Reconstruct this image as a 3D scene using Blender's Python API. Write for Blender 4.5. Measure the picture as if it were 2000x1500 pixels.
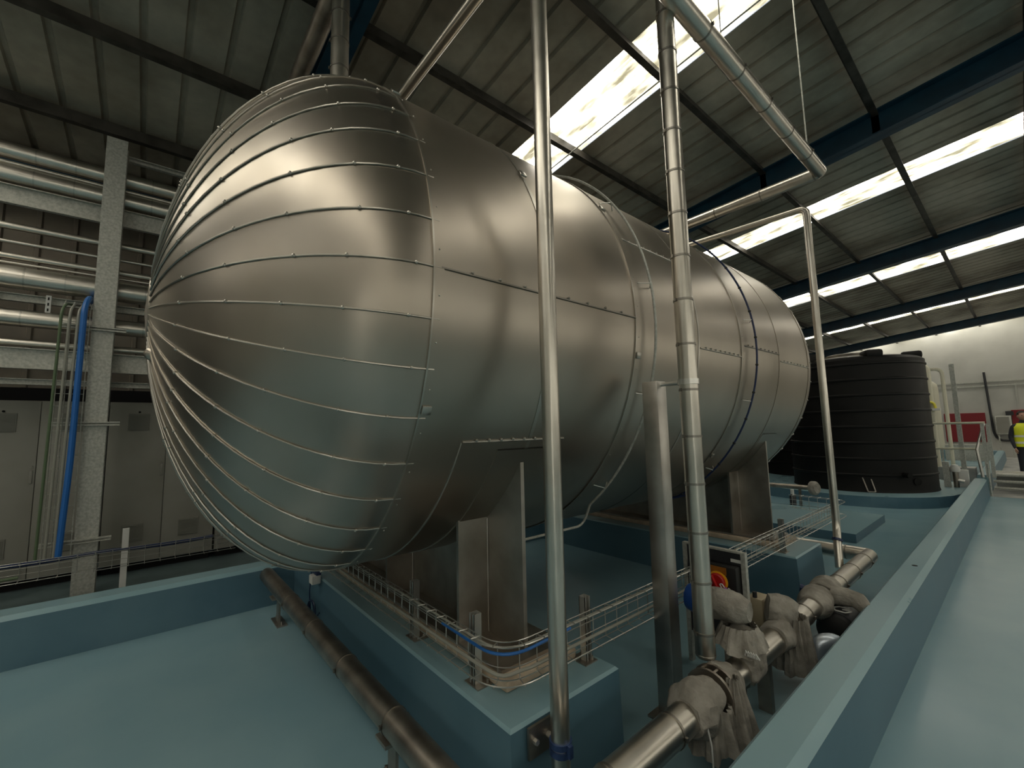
import bpy, bmesh, math, random
from mathutils import Vector, Matrix, noise
random.seed(7)
for o in list(bpy.data.objects): bpy.data.objects.remove(o)
SC = bpy.context.scene
COL = SC.collection
PI = math.pi

# ------------------------------------------------------------------ camera, world, exposure
cam_d = bpy.data.cameras.new('camera'); cam = bpy.data.objects.new('camera', cam_d); COL.objects.link(cam)
yaw, pitch, roll = 0.869597, 0.103993, -0.021050
fw = Vector((-math.sin(yaw)*math.cos(pitch), math.cos(yaw)*math.cos(pitch), math.sin(pitch)))
r0 = Vector((math.cos(yaw), math.sin(yaw), 0)); u0 = r0.cross(fw)
rt = math.cos(roll)*r0 + math.sin(roll)*u0; up = -math.sin(roll)*r0 + math.cos(roll)*u0
M = Matrix(((rt.x, up.x, -fw.x), (rt.y, up.y, -fw.y), (rt.z, up.z, -fw.z)))
cam.matrix_world = Matrix.Translation((0, 0, 1.6)) @ M.to_4x4()
cam_d.sensor_width = 36; cam_d.lens = 840.96/2000*36; cam_d.clip_start = 0.05; cam_d.clip_end = 200
SC.camera = cam
w = bpy.data.worlds.new('world'); SC.world = w; w.use_nodes = True
w.node_tree.nodes['Background'].inputs[0].default_value = (0.75, 0.82, 0.9, 1)
w.node_tree.nodes['Background'].inputs[1].default_value = 0.6
SC.view_settings.view_transform = 'Standard'; SC.view_settings.look = 'None'
SC.view_settings.gamma = 1; SC.view_settings.use_curve_mapping = False
SC.view_settings.exposure = 0.38
SKY_STRENGTH = 6.0
SLOPE = math.tan(math.radians(6.1)); RH = 5.9                      # roof height at x = 0
def roofz(x): return RH + SLOPE*x

# ------------------------------------------------------------------ materials
def mat(name, col, rough=0.5, metal=0.0, spec=0.5):
    m = bpy.data.materials.new(name); m.use_nodes = True
    b = m.node_tree.nodes['Principled BSDF']
    b.inputs['Base Color'].default_value = (*col, 1); b.inputs['Roughness'].default_value = rough
    b.inputs['Metallic'].default_value = metal; b.inputs['Specular IOR Level'].default_value = spec
    return m
def N(m, t, **k):
    n = m.node_tree.nodes.new(t)
    for a, v in k.items(): setattr(n, a, v)
    return n
def L(m, a, b): m.node_tree.links.new(a, b)
def bsdf(m): return m.node_tree.nodes['Principled BSDF']
def vary(m, c1, c2, scale=3, detail=4, lo=0.35, hi=0.65, stretch=(1, 1, 1), rough=None):
    tc = N(m, 'ShaderNodeTexCoord'); mp = N(m, 'ShaderNodeMapping'); mp.inputs['Scale'].default_value = stretch
    ns = N(m, 'ShaderNodeTexNoise'); ns.inputs['Scale'].default_value = scale; ns.inputs['Detail'].default_value = detail
    cr = N(m, 'ShaderNodeValToRGB'); cr.color_ramp.elements[0].position = lo; cr.color_ramp.elements[1].position = hi
    cr.color_ramp.elements[0].color = (*c1, 1); cr.color_ramp.elements[1].color = (*c2, 1)
    L(m, tc.outputs['Object'], mp.inputs[0]); L(m, mp.outputs[0], ns.inputs['Vector']); L(m, ns.outputs['Fac'], cr.inputs[0])
    L(m, cr.outputs[0], bsdf(m).inputs['Base Color'])
    if rough:
        mr = N(m, 'ShaderNodeMapRange'); mr.inputs[3].default_value = rough[0]; mr.inputs[4].default_value = rough[1]
        L(m, ns.outputs['Fac'], mr.inputs[0]); L(m, mr.outputs[0], bsdf(m).inputs['Roughness'])
    return m
def bump(m, scale=20, strength=0.1, dist=0.01, detail=3, stretch=(1, 1, 1)):
    tc = N(m, 'ShaderNodeTexCoord'); mp = N(m, 'ShaderNodeMapping'); mp.inputs['Scale'].default_value = stretch
    ns = N(m, 'ShaderNodeTexNoise'); ns.inputs['Scale'].default_value = scale; ns.inputs['Detail'].default_value = detail
    bp = N(m, 'ShaderNodeBump'); bp.inputs['Strength'].default_value = strength; bp.inputs['Distance'].default_value = dist
    L(m, tc.outputs['Object'], mp.inputs[0]); L(m, mp.outputs[0], ns.inputs['Vector']); L(m, ns.outputs['Fac'], bp.inputs['Height'])
    L(m, bp.outputs[0], bsdf(m).inputs['Normal'])
    return m
steel = bump(vary(mat('tank_cladding_steel', (.5, .47, .42), .3, 1), (.385, .345, .295), (.45, .41, .355), 1.2, 3, rough=(.30, .40)), 1.3, .16, .02, 2)
steel_head = bump(vary(mat('head_cladding_steel', (.5, .47, .42), .3, 1), (.385, .345, .295), (.45, .41, .36), 2.0, 3, rough=(.30, .38)), 2.2, .10, .012, 2)
steel_dull = bump(vary(mat('dull_plate_steel', (.4, .37, .33), .5, 1), (.34, .31, .27), (.46, .43, .39), 5, 5, rough=(.38, .55)), 40, .05, .004)
pipe_m = vary(mat('pipe_cladding', (.6, .57, .52), .3, 1), (.55, .52, .465), (.62, .59, .535), 6, 4, rough=(.26, .34))
pipe_dark = vary(mat('worn_pipe_steel', (.3, .27, .24), .4, 1), (.26, .23, .20), (.42, .38, .33), 7, 4, rough=(.3, .5))
chrome = mat('bright_steel', (.66, .65, .62), .28, .85)
seam_m = mat('seam_edge_steel', (.46, .44, .40), .3, 1)
seam_d = mat('dark_joint_steel', (.30, .28, .25), .4, 1)  # darker steel tone for joint bands and lap seams
galv = vary(mat('galvanised_steel', (.45, .46, .43), .5, .35), (.36, .365, .33), (.56, .565, .52), 45, 3, .3, .7, rough=(.42, .6))
wire_m = mat('galvanised_wire', (.62, .61, .58), .3, .9)
teal = bump(vary(mat('teal_epoxy_paint', (.2, .34, .37), .35), (.20, .335, .385), (.245, .385, .43), 1.1, 5, rough=(.2, .42)), 60, .06, .003)
teal_floor = bump(vary(mat('teal_epoxy_floor', (.23, .38, .40), .25), (.19, .325, .385), (.235, .37, .42), .9, 6, rough=(.16, .30)), 3.2, .10, .01, 5)
teal_side = bump(vary(mat('darker_teal_sides', (.09, .2, .25), .4), (.07, .15, .205), (.10, .19, .245), 2, 5, rough=(.3, .5)), 50, .06, .003)  # side faces of the teal concrete, coloured darker than the tops
teal_dark = vary(mat('dull_teal_floor', (.07, .11, .12), .5), (.06, .09, .095), (.10, .14, .145), 3, 4)
grey_floor = bump(vary(mat('grey_concrete', (.3, .31, .3), .6), (.20, .21, .20), (.40, .40, .38), 2.5, 6), 30, .2, .005)
blue = vary(mat('navy_beam_paint', (.004, .035, .065), .4), (.003, .028, .055), (.006, .045, .08), 4, 3)
purlin_m = vary(mat('dark_galvanised_purlin', (.10, .095, .085), .5, .4), (.03, .027, .022), (.075, .068, .058), 5, 4)
def roof_material():
    m = mat('roof_sheet', (.2, .19, .16), .55)
    tc = N(m, 'ShaderNodeTexCoord'); n1 = N(m, 'ShaderNodeTexNoise'); n1.inputs['Scale'].default_value = .9; n1.inputs['Detail'].default_value = 7
    n2 = N(m, 'ShaderNodeTexNoise'); n2.inputs['Scale'].default_value = 9; n2.inputs['Detail'].default_value = 4
    cr = N(m, 'ShaderNodeValToRGB'); e = cr.color_ramp.elements
    e[0].position = .32; e[0].color = (.24, .20, .15, 1); e[1].position = .6; e[1].color = (.50, .455, .37, 1)
    mx = N(m, 'ShaderNodeMix', data_type='RGBA', blend_type='MULTIPLY'); mx.inputs[0].default_value = .35
    L(m, tc.outputs['Object'], n1.inputs['Vector']); L(m, tc.outputs['Object'], n2.inputs['Vector']); L(m, n1.outputs['Fac'], cr.inputs[0])
    L(m, cr.outputs[0], mx.inputs[6]); L(m, n2.outputs['Fac'], mx.inputs[7]); L(m, mx.outputs[2], bsdf(m).inputs['Base Color'])
    return m
roof_m = roof_material()
clad_m = vary(mat('brown_wall_cladding', (.12, .1, .08), .6), (.17, .145, .12), (.24, .21, .17), 2, 5)
white_m = vary(mat('white_wall_paint', (.62, .62, .58), .6), (.44, .44, .41), (.52, .52, .485), 1, 4)
lowwall_m = mat('wall_shade_black', (.012, .011, .01), .8)  # near-black colour stands in for the shade on the wall behind the cabinets
cab_m = vary(mat('grey_cabinet_paint', (.27, .265, .235), .5), (.25, .245, .215), (.29, .285, .255), 2, 3)
black_m = mat('black_rubber', (.008, .008, .008), .5)
plastic_black = bump(vary(mat('black_polyethylene', (.012, .012, .012), .45), (.003, .003, .003), (.006, .0057, .0053), 3, 4, rough=(.4, .6)), 8, .05, .01)
bsdf(plastic_black).inputs['Specular IOR Level'].default_value = .25
dark_panel = mat('charcoal_panel', (.022, .024, .028), .5)
void_m = mat('dark_gap', (.004, .004, .004), .9)
cloth = bump(vary(mat('grey_insulation_cloth', (.38, .34, .29), .8), (.20, .185, .16), (.33, .31, .275), 9, 5), 14, .8, .03, 6)
grout = vary(mat('sand_grout', (.5, .38, .27), .8), (.40, .32, .24), (.56, .45, .34), 12, 5)
blue_cable = mat('blue_cable', (.02, .14, .46), .4)
navy_cable = mat('navy_cable', (.012, .025, .085), .4)
green_cable = mat('green_cable', (.10, .15, .08), .5)
grey_cable = mat('grey_cable', (.30, .30, .26), .5)
red_m = mat('red_plastic', (.42, .012, .012), .35)
yellow_m = mat('yellow_plastic', (.85, .42, .02), .4)
purple_m = mat('purple_padlock', (.32, .03, .34), .35)
whiteplast = mat('white_plastic', (.62, .62, .60), .5)
cream = mat('cream_pipe', (.62, .60, .48), .4)
yellow_pipe = mat('yellow_pipe', (.70, .62, .08), .4)
maroon = mat('maroon_board', (.20, .008, .015), .5)
hivis = mat('yellow_vest', (.75, .80, .03), .6)
silver_tape = mat('silver_tape', (.75, .76, .72), .4)
dark_cloth = mat('dark_clothing', (.015, .018, .028), .8)
skin_m = mat('skin', (.45, .26, .19), .55)
hair_m = mat('dark_hair', (.02, .015, .01), .7)
bluechrome = vary(mat('bluish_foil_pipe', (.45, .52, .62), .35, .7), (.46, .53, .62), (.62, .68, .76), 8, 3)
def glow():
    m = bpy.data.materials.new('translucent_roof_panel'); m.use_nodes = True; nt = m.node_tree
    b = nt.nodes['Principled BSDF']; b.inputs['Roughness'].default_value = .5; b.inputs['Base Color'].default_value = (.7, .68, .6, 1)
    tc = N(m, 'ShaderNodeTexCoord'); mp = N(m, 'ShaderNodeMapping'); mp.inputs['Scale'].default_value = (1.0, 2.6, 1)
    ns = N(m, 'ShaderNodeTexNoise'); ns.inputs['Scale'].default_value = 2.2; ns.inputs['Detail'].default_value = 6
    cr = N(m, 'ShaderNodeValToRGB'); e = cr.color_ramp.elements
    e[0].position = .36; e[0].color = (.055, .048, .03, 1); e[1].position = .60; e[1].color = (1, .95, .85, 1); em = e.new(.48); em.color = (.20, .185, .135, 1)
    L(m, tc.outputs['Object'], mp.inputs[0]); L(m, mp.outputs[0], ns.inputs['Vector']); L(m, ns.outputs['Fac'], cr.inputs[0])
    L(m, cr.outputs[0], b.inputs['Emission Color']); b.inputs['Emission Strength'].default_value = SKY_STRENGTH
    return m
sky_m = glow()
glow_low = sky_m.copy(); glow_low.name = 'added_fill_glow'; glow_low.node_tree.nodes['Principled BSDF'].inputs['Emission Strength'].default_value = 2.2

# ------------------------------------------------------------------ mesh helpers
class MB:
    def __init__(s): s.bm = bmesh.new()
    def face(s, pts, mi=0):
        f = s.bm.faces.new([s.bm.verts.new(p) for p in pts]); f.material_index = mi; return f
    def box(s, a, b, mi=0, rot=None, bev=0):
        a, b = Vector(a), Vector(b); c = (a+b)/2; d = b-a
        r = bmesh.ops.create_cube(s.bm, size=1); vs = r['verts']
        for v in vs:
            p = Vector((v.co.x*d.x, v.co.y*d.y, v.co.z*d.z))
            if rot: p = rot @ p
            v.co = p + c
        fs = {f for v in vs for f in v.link_faces}
        for f in fs: f.material_index = mi
        if bev:
            es = list({e for f in fs for e in f.edges})
            g = bmesh.ops.bevel(s.bm, geom=es, offset=bev, segments=2, affect='EDGES', profile=.5)
            for f in g['faces']: f.material_index = mi
        return s
    def tube(s, path, r, n=16, cap=True, closed=False, mi=0, rr=None, sq=False):
        P = [Vector(p) for p in path]; m = len(P); rings = []
        T = []
        for i in range(m):
            if closed: t = P[(i+1) % m]-P[i-1]
            else: t = P[min(i+1, m-1)]-P[max(i-1, 0)]
            T.append(t.normalized())
        ref = Vector((0, 0, 1)) if abs(T[0].z) < .9 else Vector((1, 0, 0))
        nrm = (ref - ref.dot(T[0])*T[0]).normalized()
        for i in range(m):
            nrm = (nrm - nrm.dot(T[i])*T[i]).normalized(); bn = T[i].cross(nrm)
            ra = rr[i] if rr else r
            rings.append([s.bm.verts.new(P[i] + ra*(math.cos(2*PI*(k+.5*sq)/n)*nrm + math.sin(2*PI*(k+.5*sq)/n)*bn)) for k in range(n)])
        for i in range(m if closed else m-1):
            A, B = rings[i], rings[(i+1) % m]
            off = 0
            if closed and i == m-1:
                off = min(range(n), key=lambda o: (A[0].co-B[o].co).length)
            for k in range(n):
                f = s.bm.faces.new((A[k], A[(k+1) % n], B[(k+1+off) % n], B[(k+off) % n])); f.material_index = mi
        if cap and not closed:
            for R, rev in ((rings[0], True), (rings[-1], False)):
                f = s.bm.faces.new(R[::-1] if rev else R); f.material_index = mi
        return s
    def ring(s, c, axis, r, w, t, n=48, mi=0):                       # a flat strap: outer radius r+t, width w
        axis = Vector(axis).normalized(); c = Vector(c)
        a = axis.orthogonal().normalized(); b = axis.cross(a)
        prof = [(r-.001, -w/2), (r+t, -w/2), (r+t, w/2), (r-.001, w/2)]
        R = [[s.bm.verts.new(c + (math.cos(2*PI*k/n)*a + math.sin(2*PI*k/n)*b)*q + axis*h) for q, h in prof] for k in range(n)]
        for k in range(n):
            for j in range(4):
                f = s.bm.faces.new((R[k][j], R[k][(j+1) % 4], R[(k+1) % n][(j+1) % 4], R[(k+1) % n][j])); f.material_index = mi
        return s
    def lathe(s, prof, c=(0, 0, 0), axis=(0, 0, 1), n=48, mi=0):
        axis = Vector(axis).normalized(); c = Vector(c); a = axis.orthogonal().normalized(); b = axis.cross(a)
        prev = None
        for q, h in prof:
            if q < 1e-5: cur = [s.bm.verts.new(c + axis*h)]
            else: cur = [s.bm.verts.new(c + (math.cos(2*PI*k/n)*a + math.sin(2*PI*k/n)*b)*q + axis*h) for k in range(n)]
            if prev:
                for k in range(n):
                    k2 = (k+1) % n
                    if len(prev) == 1 and len(cur) == 1: continue
                    if len(prev) == 1: f = s.bm.faces.new((prev[0], cur[k2], cur[k]))
                    elif len(cur) == 1: f = s.bm.faces.new((prev[k], prev[k2], cur[0]))
                    else: f = s.bm.faces.new((prev[k], prev[k2], cur[k2], cur[k]))
                    f.material_index = mi
            prev = cur
        return s
    def prism(s, poly, z0, z1, mi=0, mtop=None):                     # polygon in xy, extruded in z
        A = [s.bm.verts.new((x, y, z0)) for x, y in poly]; B = [s.bm.verts.new((x, y, z1)) for x, y in poly]
        n = len(poly)
        f = s.bm.faces.new(B); f.material_index = mi if mtop is None else mtop
        f = s.bm.faces.new(A[::-1]); f.material_index = mi
        for i in range(n):
            f = s.bm.faces.new((A[i], A[(i+1) % n], B[(i+1) % n], B[i])); f.material_index = mi
        return s
    def extr(s, poly, axis, a0, a1, mi=0):                           # polygon in the two other axes, extruded along axis 'x' or 'y'
        def p(u, v, a): return (a, u, v) if axis == 'x' else (u, a, v)
        A = [s.bm.verts.new(p(u, v, a0)) for u, v in poly]; B = [s.bm.verts.new(p(u, v, a1)) for u, v in poly]
        n = len(poly); s.bm.faces.new(A[::-1]).material_index = mi; s.bm.faces.new(B).material_index = mi
        for i in range(n): s.bm.faces.new((A[i], A[(i+1) % n], B[(i+1) % n], B[i])).material_index = mi
        return s
    def sphere(s, c, r, sc=(1, 1, 1), u=12, v=8, mi=0):
        g = bmesh.ops.create_uvsphere(s.bm, u_segments=u, v_segments=v, radius=r)
        for q in g['verts']: q.co = Vector((q.co.x*sc[0], q.co.y*sc[1], q.co.z*sc[2])) + Vector(c)
        for f in {f for q in g['verts'] for f in q.link_faces}: f.material_index = mi
        return s
    def jitter(s, amp, freq, seed=0):
        for v in s.bm.verts:
            n = noise.noise_vector(v.co*freq + Vector((seed*3.1, seed*1.7, 0))); v.co += n*amp
        return s
    def build(s, name, mats, parent=None, smooth=True, angle=35):
        bmesh.ops.recalc_face_normals(s.bm, faces=s.bm.faces)
        me = bpy.data.meshes.new(name); s.bm.to_mesh(me); s.bm.free()
        for m in (mats if isinstance(mats, (list, tuple)) else [mats]): me.materials.append(m)
        if smooth:
            for p in me.polygons: p.use_smooth = True
            me.set_sharp_from_angle(angle=math.radians(angle))
        o = bpy.data.objects.new(name, me); COL.objects.link(o)
        if parent: attach(o, parent)
        return o
def attach(o, parent):
    o.parent = parent; o.matrix_parent_inverse = world_of(parent).inverted()
def world_of(o):
    m = o.matrix_basis
    return (world_of(o.parent) @ o.matrix_parent_inverse @ m) if o.parent else m.copy()
def tag(o, label=None, cat=None, group=None, kind=None):
    if label: o['label'] = label
    if cat: o['category'] = cat
    if group: o['group'] = group
    if kind: o['kind'] = kind
    return o
def empty(name, loc, label, cat, group=None):
    o = bpy.data.objects.new(name, None); o.empty_display_size = .1; COL.objects.link(o); o.location = loc
    return tag(o, label, cat, group)
def rnd(path, r=.1, n=6):                                            # round the corners of a path
    P = [Vector(p) for p in path]; out = [P[0]]
    for i in range(1, len(P)-1):
        a, b, c = P[i-1], P[i], P[i+1]
        d1 = (a-b); d2 = (c-b); q = min(r, d1.length*.49, d2.length*.49)
        s, e = b+d1.normalized()*q, b+d2.normalized()*q
        for k in range(n+1):
            t = k/n; out.append((1-t)**2*s + 2*t*(1-t)*b + t*t*e)
    out.append(P[-1]); return out
def structure(name, mb, m, label, smooth=False):
    return tag(mb.build(name, m, None, smooth), label, None, None, 'structure')

# ------------------------------------------------------------------ room shell
XL, XR, YB, YF = -8.0, 9.0, -9.5, 27.5
mb = MB()
mb.face([(-4.95, YB, 0), (XR, YB, 0), (XR, 13.45, 0), (-4.95, 13.45, 0)], 0)
mb.face([(-4.95, 13.45, 0), (-.72, 13.45, 0), (-.72, 25.6, 0), (-4.95, 25.6, 0)], 0)
mb.face([(-.72, 13.45, 0), (XR, 13.45, 0), (XR, YF, 0), (-.72, YF, 0)], 1)
mb.face([(-4.95, 25.6, 0), (-.72, 25.6, 0), (-.72, YF, 0), (-4.95, YF, 0)], 1)
mb.face([(-8.4, YB, 0), (-4.95, YB, 0), (-4.95, YF, 0), (-8.4, YF, 0)], 2)
structure('floor', mb, [teal_floor, grey_floor, teal_dark], 'glossy teal epoxy floor, grey concrete beyond the kerb end')
# kerbs of the bund
def kerb(name, x0, x1, y0, y1, h, label, cham='R'):
    b = .018
    prof = [(x0-.015, 0), (x0+.0, h-.02), (x0+.02, h), (x1-.035, h), (x1, h-.03), (x1+.022, 0)]
    m = MB(); m.extr(prof, 'y', y0, y1)
    for f in m.bm.faces:
        if f.normal.length == 0: f.normal_update()
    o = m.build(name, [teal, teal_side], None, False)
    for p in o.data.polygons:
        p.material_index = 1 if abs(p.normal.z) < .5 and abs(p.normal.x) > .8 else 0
    return tag(o, label, 'kerb', 'teal painted bund kerbs')
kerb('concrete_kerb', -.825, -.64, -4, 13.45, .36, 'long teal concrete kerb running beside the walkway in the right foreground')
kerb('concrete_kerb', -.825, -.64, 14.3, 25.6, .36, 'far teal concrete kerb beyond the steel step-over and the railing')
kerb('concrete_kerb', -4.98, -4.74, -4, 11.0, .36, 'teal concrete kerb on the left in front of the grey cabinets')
mb = MB().box((-4.75, 25.4, 0), (-.83, 25.6, .36), bev=.015)
tag(mb.build('concrete_kerb', [teal], None), 'short teal kerb crossing the far end of the bund by the white wall', 'kerb', 'teal painted bund kerbs')
hole = MB().lathe([(0, 0), (.02, 0), (.02, .002), (0, .002)], (-.73, 5.1, .3595), n=16).build('anchor_hole', void_m, bpy.data.objects['concrete_kerb'], False)
# walls
def corrugated(y0, y1, pitch=.333, h=.035):
    pts = []; y = y0
    while y < y1-1e-6:
        for dy, z in ((0, 0), (pitch*.80, 0), (pitch*.84, -h), (pitch*.95, -h)):
            if y+dy < y1: pts.append((y+dy, z))
        y += pitch
    pts.append((y1, 0)); return pts
mb = MB(); pr = corrugated(YB, YF, .333, .03)
for (a, za_), (b, zb) in zip(pr, pr[1:]):
    mb.face([(XL-za_, a, 2.24), (XL-zb, b, 2.24), (XL-zb, b, 5.15), (XL-za_, a, 5.15)])
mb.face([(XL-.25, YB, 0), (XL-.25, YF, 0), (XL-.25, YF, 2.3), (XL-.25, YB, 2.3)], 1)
structure('wall_left', mb, [clad_m, lowwall_m], 'brown ribbed cladding wall behind the pipe rack')
mb = MB(); mb.face([(XL-.3, YF, 0), (XR, YF, 0), (XR, YF, 7), (XL-.3, YF, 7)])
structure('wall_far', mb, white_m, 'plain white end wall of the hall')
mb = MB(); mb.face([(XL-.3, YB, 0), (XR, YB, 0), (XR, YB, 7), (XL-.3, YB, 7)])
structure('wall_back', mb, white_m, 'white wall behind the viewpoint')
mb = MB(); mb.face([(XR, YB, 0), (XR, YF, 0), (XR, YF, 7), (XR, YB, 7)])
structure('wall_right', mb, white_m, 'white side wall to the right')
# roof with skylight strips
SKY = [(-8.2, -7.2), (-3.1, -1.85), (3.72, 4.50), (9.32, 10.12), (15.0, 16.0), (21.4, 22.2), (26.3, 27.45)]
def roof_strip(mb, y0, y1, x0=-8.1, x1=XR, pitch=.333, dz=0, mi=0):
    pr = corrugated(y0, y1, pitch, .04)
    for (a, ha), (b, hb) in zip(pr, pr[1:]):
        mb.face([(x0, a, roofz(x0)-ha+dz), (x1, a, roofz(x1)-ha+dz), (x1, b, roofz(x1)-hb+dz), (x0, b, roofz(x0)-hb+dz)], mi)
mb = MB(); y = YB-.1
for a, b in SKY: roof_strip(mb, y, a); y = b
roof_strip(mb, y, YF+.1)
structure('ceiling', mb, roof_m, 'brownish ribbed metal roof sheeting')
for i, (a, b) in enumerate(SKY):
    mb = MB(); roof_strip(mb, a, b, dz=.012, x0=-7.6, pitch=.178)
    o = structure('window_%d' % (i+1), mb, sky_m, 'strip of bright translucent rooflight panels, number %d along the roof' % (i+1))
    o['label'] = ['translucent rooflight strip furthest behind the viewpoint', 'translucent rooflight strip over the viewpoint', 'widest bright rooflight strip above the steel tank, moss-stained', 'bright rooflight strip beyond the first blue beam', 'bright rooflight strip beyond the second blue beam', 'thin bright rooflight strip beyond the third blue beam', 'rooflight strip along the far white wall'][i]

mb = MB(); mb.box((XR-.04, -6.95, 0), (XR-.01, -6.35, 3.4)); o = mb.build('window_8', sky_m, None, False); tag(o, 'bright glazed doorway in the right wall behind the viewpoint', None, None, 'structure')
mb = MB(); mb.box((XR-.04, -6.0, 2.6), (XR-.01, 26, 4.2)); o = mb.build('window_9', None or glow_low, None, False); tag(o, 'long added glowing band high in the right wall, out of view', None, None, 'structure')  # unseen glowing band, added to light the tank from the right
# rafters
RAFT = [-4.9, 1.15, 7.13, 13.15, 19.1, 25.1]
rl = ['blue roof beam behind the viewpoint', 'dark blue roof beam above the domed end of the steel tank', 'blue roof beam crossing just behind the big steel tank, nearest on the right',
      'second blue roof beam from the front on the right side', 'third blue roof beam, between the two thin rooflight strips', 'farthest blue roof beam close to the white end wall']
for i, y in enumerate(RAFT):
    x0, x1 = -7.85, XR-.05
    def zt(x): return roofz(x)-.17
    def zb(x): return roofz(x)-.50-(.35*max(0, (-5.2-x))/2.65)
    mb = MB()
    xs = [x0, -5.2, x1]
    def flange(zf, t, sgn):
        for a, b in zip(xs, xs[1:]):
            p = [(a, zf(a)), (b, zf(b)), (b, zf(b)+t*sgn), (a, zf(a)+t*sgn)]
            mb.extr(p, 'y', y-.11, y+.11)
    flange(zt, .02, -1); flange(zb, .02, 1)
    for a, b in zip(xs, xs[1:]):
        mb.extr([(a, zb(a)), (b, zb(b)), (b, zt(b)), (a, zt(a))], 'y', y-.012, y+.012)
    o = mb.build('roof_beam', blue, None, False); tag(o, rl[i], 'beam', 'navy roof beams')
    mb = MB()
    for x in (-7.76+1.37*k for k in range(12)):
        mb.box((x-.04, y-.012, zb(x)+.02), (x+.04, y+.1, zt(x)-.02))
    mb.build('stiffener', blue, o, False)
    # eave column
    mb = MB(); mb.box((-7.86, y-.1, 0), (-7.83, y+.1, 4.9)); mb.box((-7.56, y-.1, 0), (-7.53, y+.1, 4.9)); mb.box((-7.84, y-.01, 0), (-7.55, y+.01, 4.9))
    mb.build('column', blue, o, False)
# purlins (Z section), resting on the rafters
pl = {0: 'lowest dark roof purlin, by the left eave', 1: 'dark purlin crossing the left corner of the roof, lower of two',
      2: 'dark purlin crossing the top left of the roof, upper of two', 3: 'long dark purlin running from the top of the domed tank end down to the right',
      4: 'dark purlin crossing the wide rooflight behind the tall insulated riser', 5: 'dark purlin at upper right between the hanging pipe and the right edge', 6: 'dark purlin along the right edge'}
for k in range(0, 12):
    x = -7.76+1.367*k; t = roofz(x)-.045; d = .16
    mb = MB()
    sec = [(x-.06, t), (x, t), (x, t-d+.012), (x+.06, t-d+.012), (x+.06, t-d), (x-.012, t-d), (x-.012, t-.012), (x-.06, t-.012)]
    mb.extr(sec, 'y', YB+.05, YF-.05)
    o = mb.build('roof_purlin', purlin_m, None, False)
    tag(o, pl.get(k, 'dark roof purlin over the open floor to the right, row %s from the ridge' % ['one', 'two', 'three', 'four', 'five'][11-k if k > 6 else 0]), 'purlin', 'dark steel roof purlins')
# eave beam, dark
mb = MB().box((-7.55, YB+.1, 4.78), (-7.35, YF-.1, 5.02))
tag(mb.build('eave_beam', blue, None, False), 'dark blue eave beam above the pipe rack', 'beam')

# ------------------------------------------------------------------ big steel tank
XA, ZA, R, Y1, Y2, HB = -2.998, 2.273, 1.4947, .868, 5.62, .9
tank = empty('storage_tank', (XA, 3.2, .455), 'huge horizontal stainless steel clad tank with a domed end of radiating seams', 'tank')
NG = 44; SUB = 4; OFF = 0
def head(y0, sgn, depth, name):
    mb = MB(); NR = 26; step = 2*PI/NG; flat = .22
    for g in range(NG):
        cols = []
        for q in range(SUB+1):
            dl = -step/2 + step*q/SUB; k = (1-flat) + flat*math.cos(step/2)/math.cos(dl); a = g*step + step/2 + dl
            col = []
            for i in range(NR+1):
                th = (PI/2-.13)*i/NR; rr = R*math.cos(th)*k; yy = y0 + sgn*depth*math.sin(th)
                col.append(mb.bm.verts.new((XA + rr*math.cos(a), yy, ZA + rr*math.sin(a))))
            cols.append(col)
        for q in range(SUB):
            for i in range(NR):
                mb.bm.faces.new((cols[q][i], cols[q+1][i], cols[q+1][i+1], cols[q][i+1]))
    return mb.build(name, steel_head, tank, True, 60)
fh = head(Y1, -1, HB, 'domed_end'); tag(fh, 'domed near end with radiating seams')
rh = head(Y2, 1, .8, 'far_end')
mb = MB(); n = 128; ys = [Y1+ (Y2-Y1)*i/40 for i in range(41)]
rings = []
for y in ys:
    rings.append([mb.bm.verts.new((XA+R*math.cos(2*PI*k/n), y, ZA+R*math.sin(2*PI*k/n))) for k in range(n)])
for A, B in zip(rings, rings[1:]):
    for k in range(n): mb.bm.faces.new((A[k], A[(k+1) % n], B[(k+1) % n], B[k]))
shell = mb.build('shell', steel, tank, True)
def headpt(a, th, y0, sgn, depth, lift=.004):
    return Vector((XA+(R+lift)*math.cos(th)*math.cos(a), y0+sgn*(depth+lift)*math.sin(th), ZA+(R+lift)*math.cos(th)*math.sin(a)))
for g in range(NG):
    a = g*2*PI/NG + random.uniform(-.006, .006)
    path = [headpt(a, (PI/2-.15)*i/18-.03*(i == 0), Y1, -1, HB) for i in range(19)]
    mb = MB().tube(path, .0045, 6)
    for i in (1, 4, 7, 10, 13): mb.sphere(headpt(a, (PI/2-.15)*(i+random.random())/18, Y1, -1, HB, .006), .008, u=6, v=5)
    mb.build('gore_seam', seam_m, fh)
for g in range(NG):
    a = g*2*PI/NG
    mb = MB().tube([headpt(a, (PI/2-.15)*i/10, Y2, 1, .8) for i in range(11)], .006, 5); mb.build('gore_seam', seam_m, rh)
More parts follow.
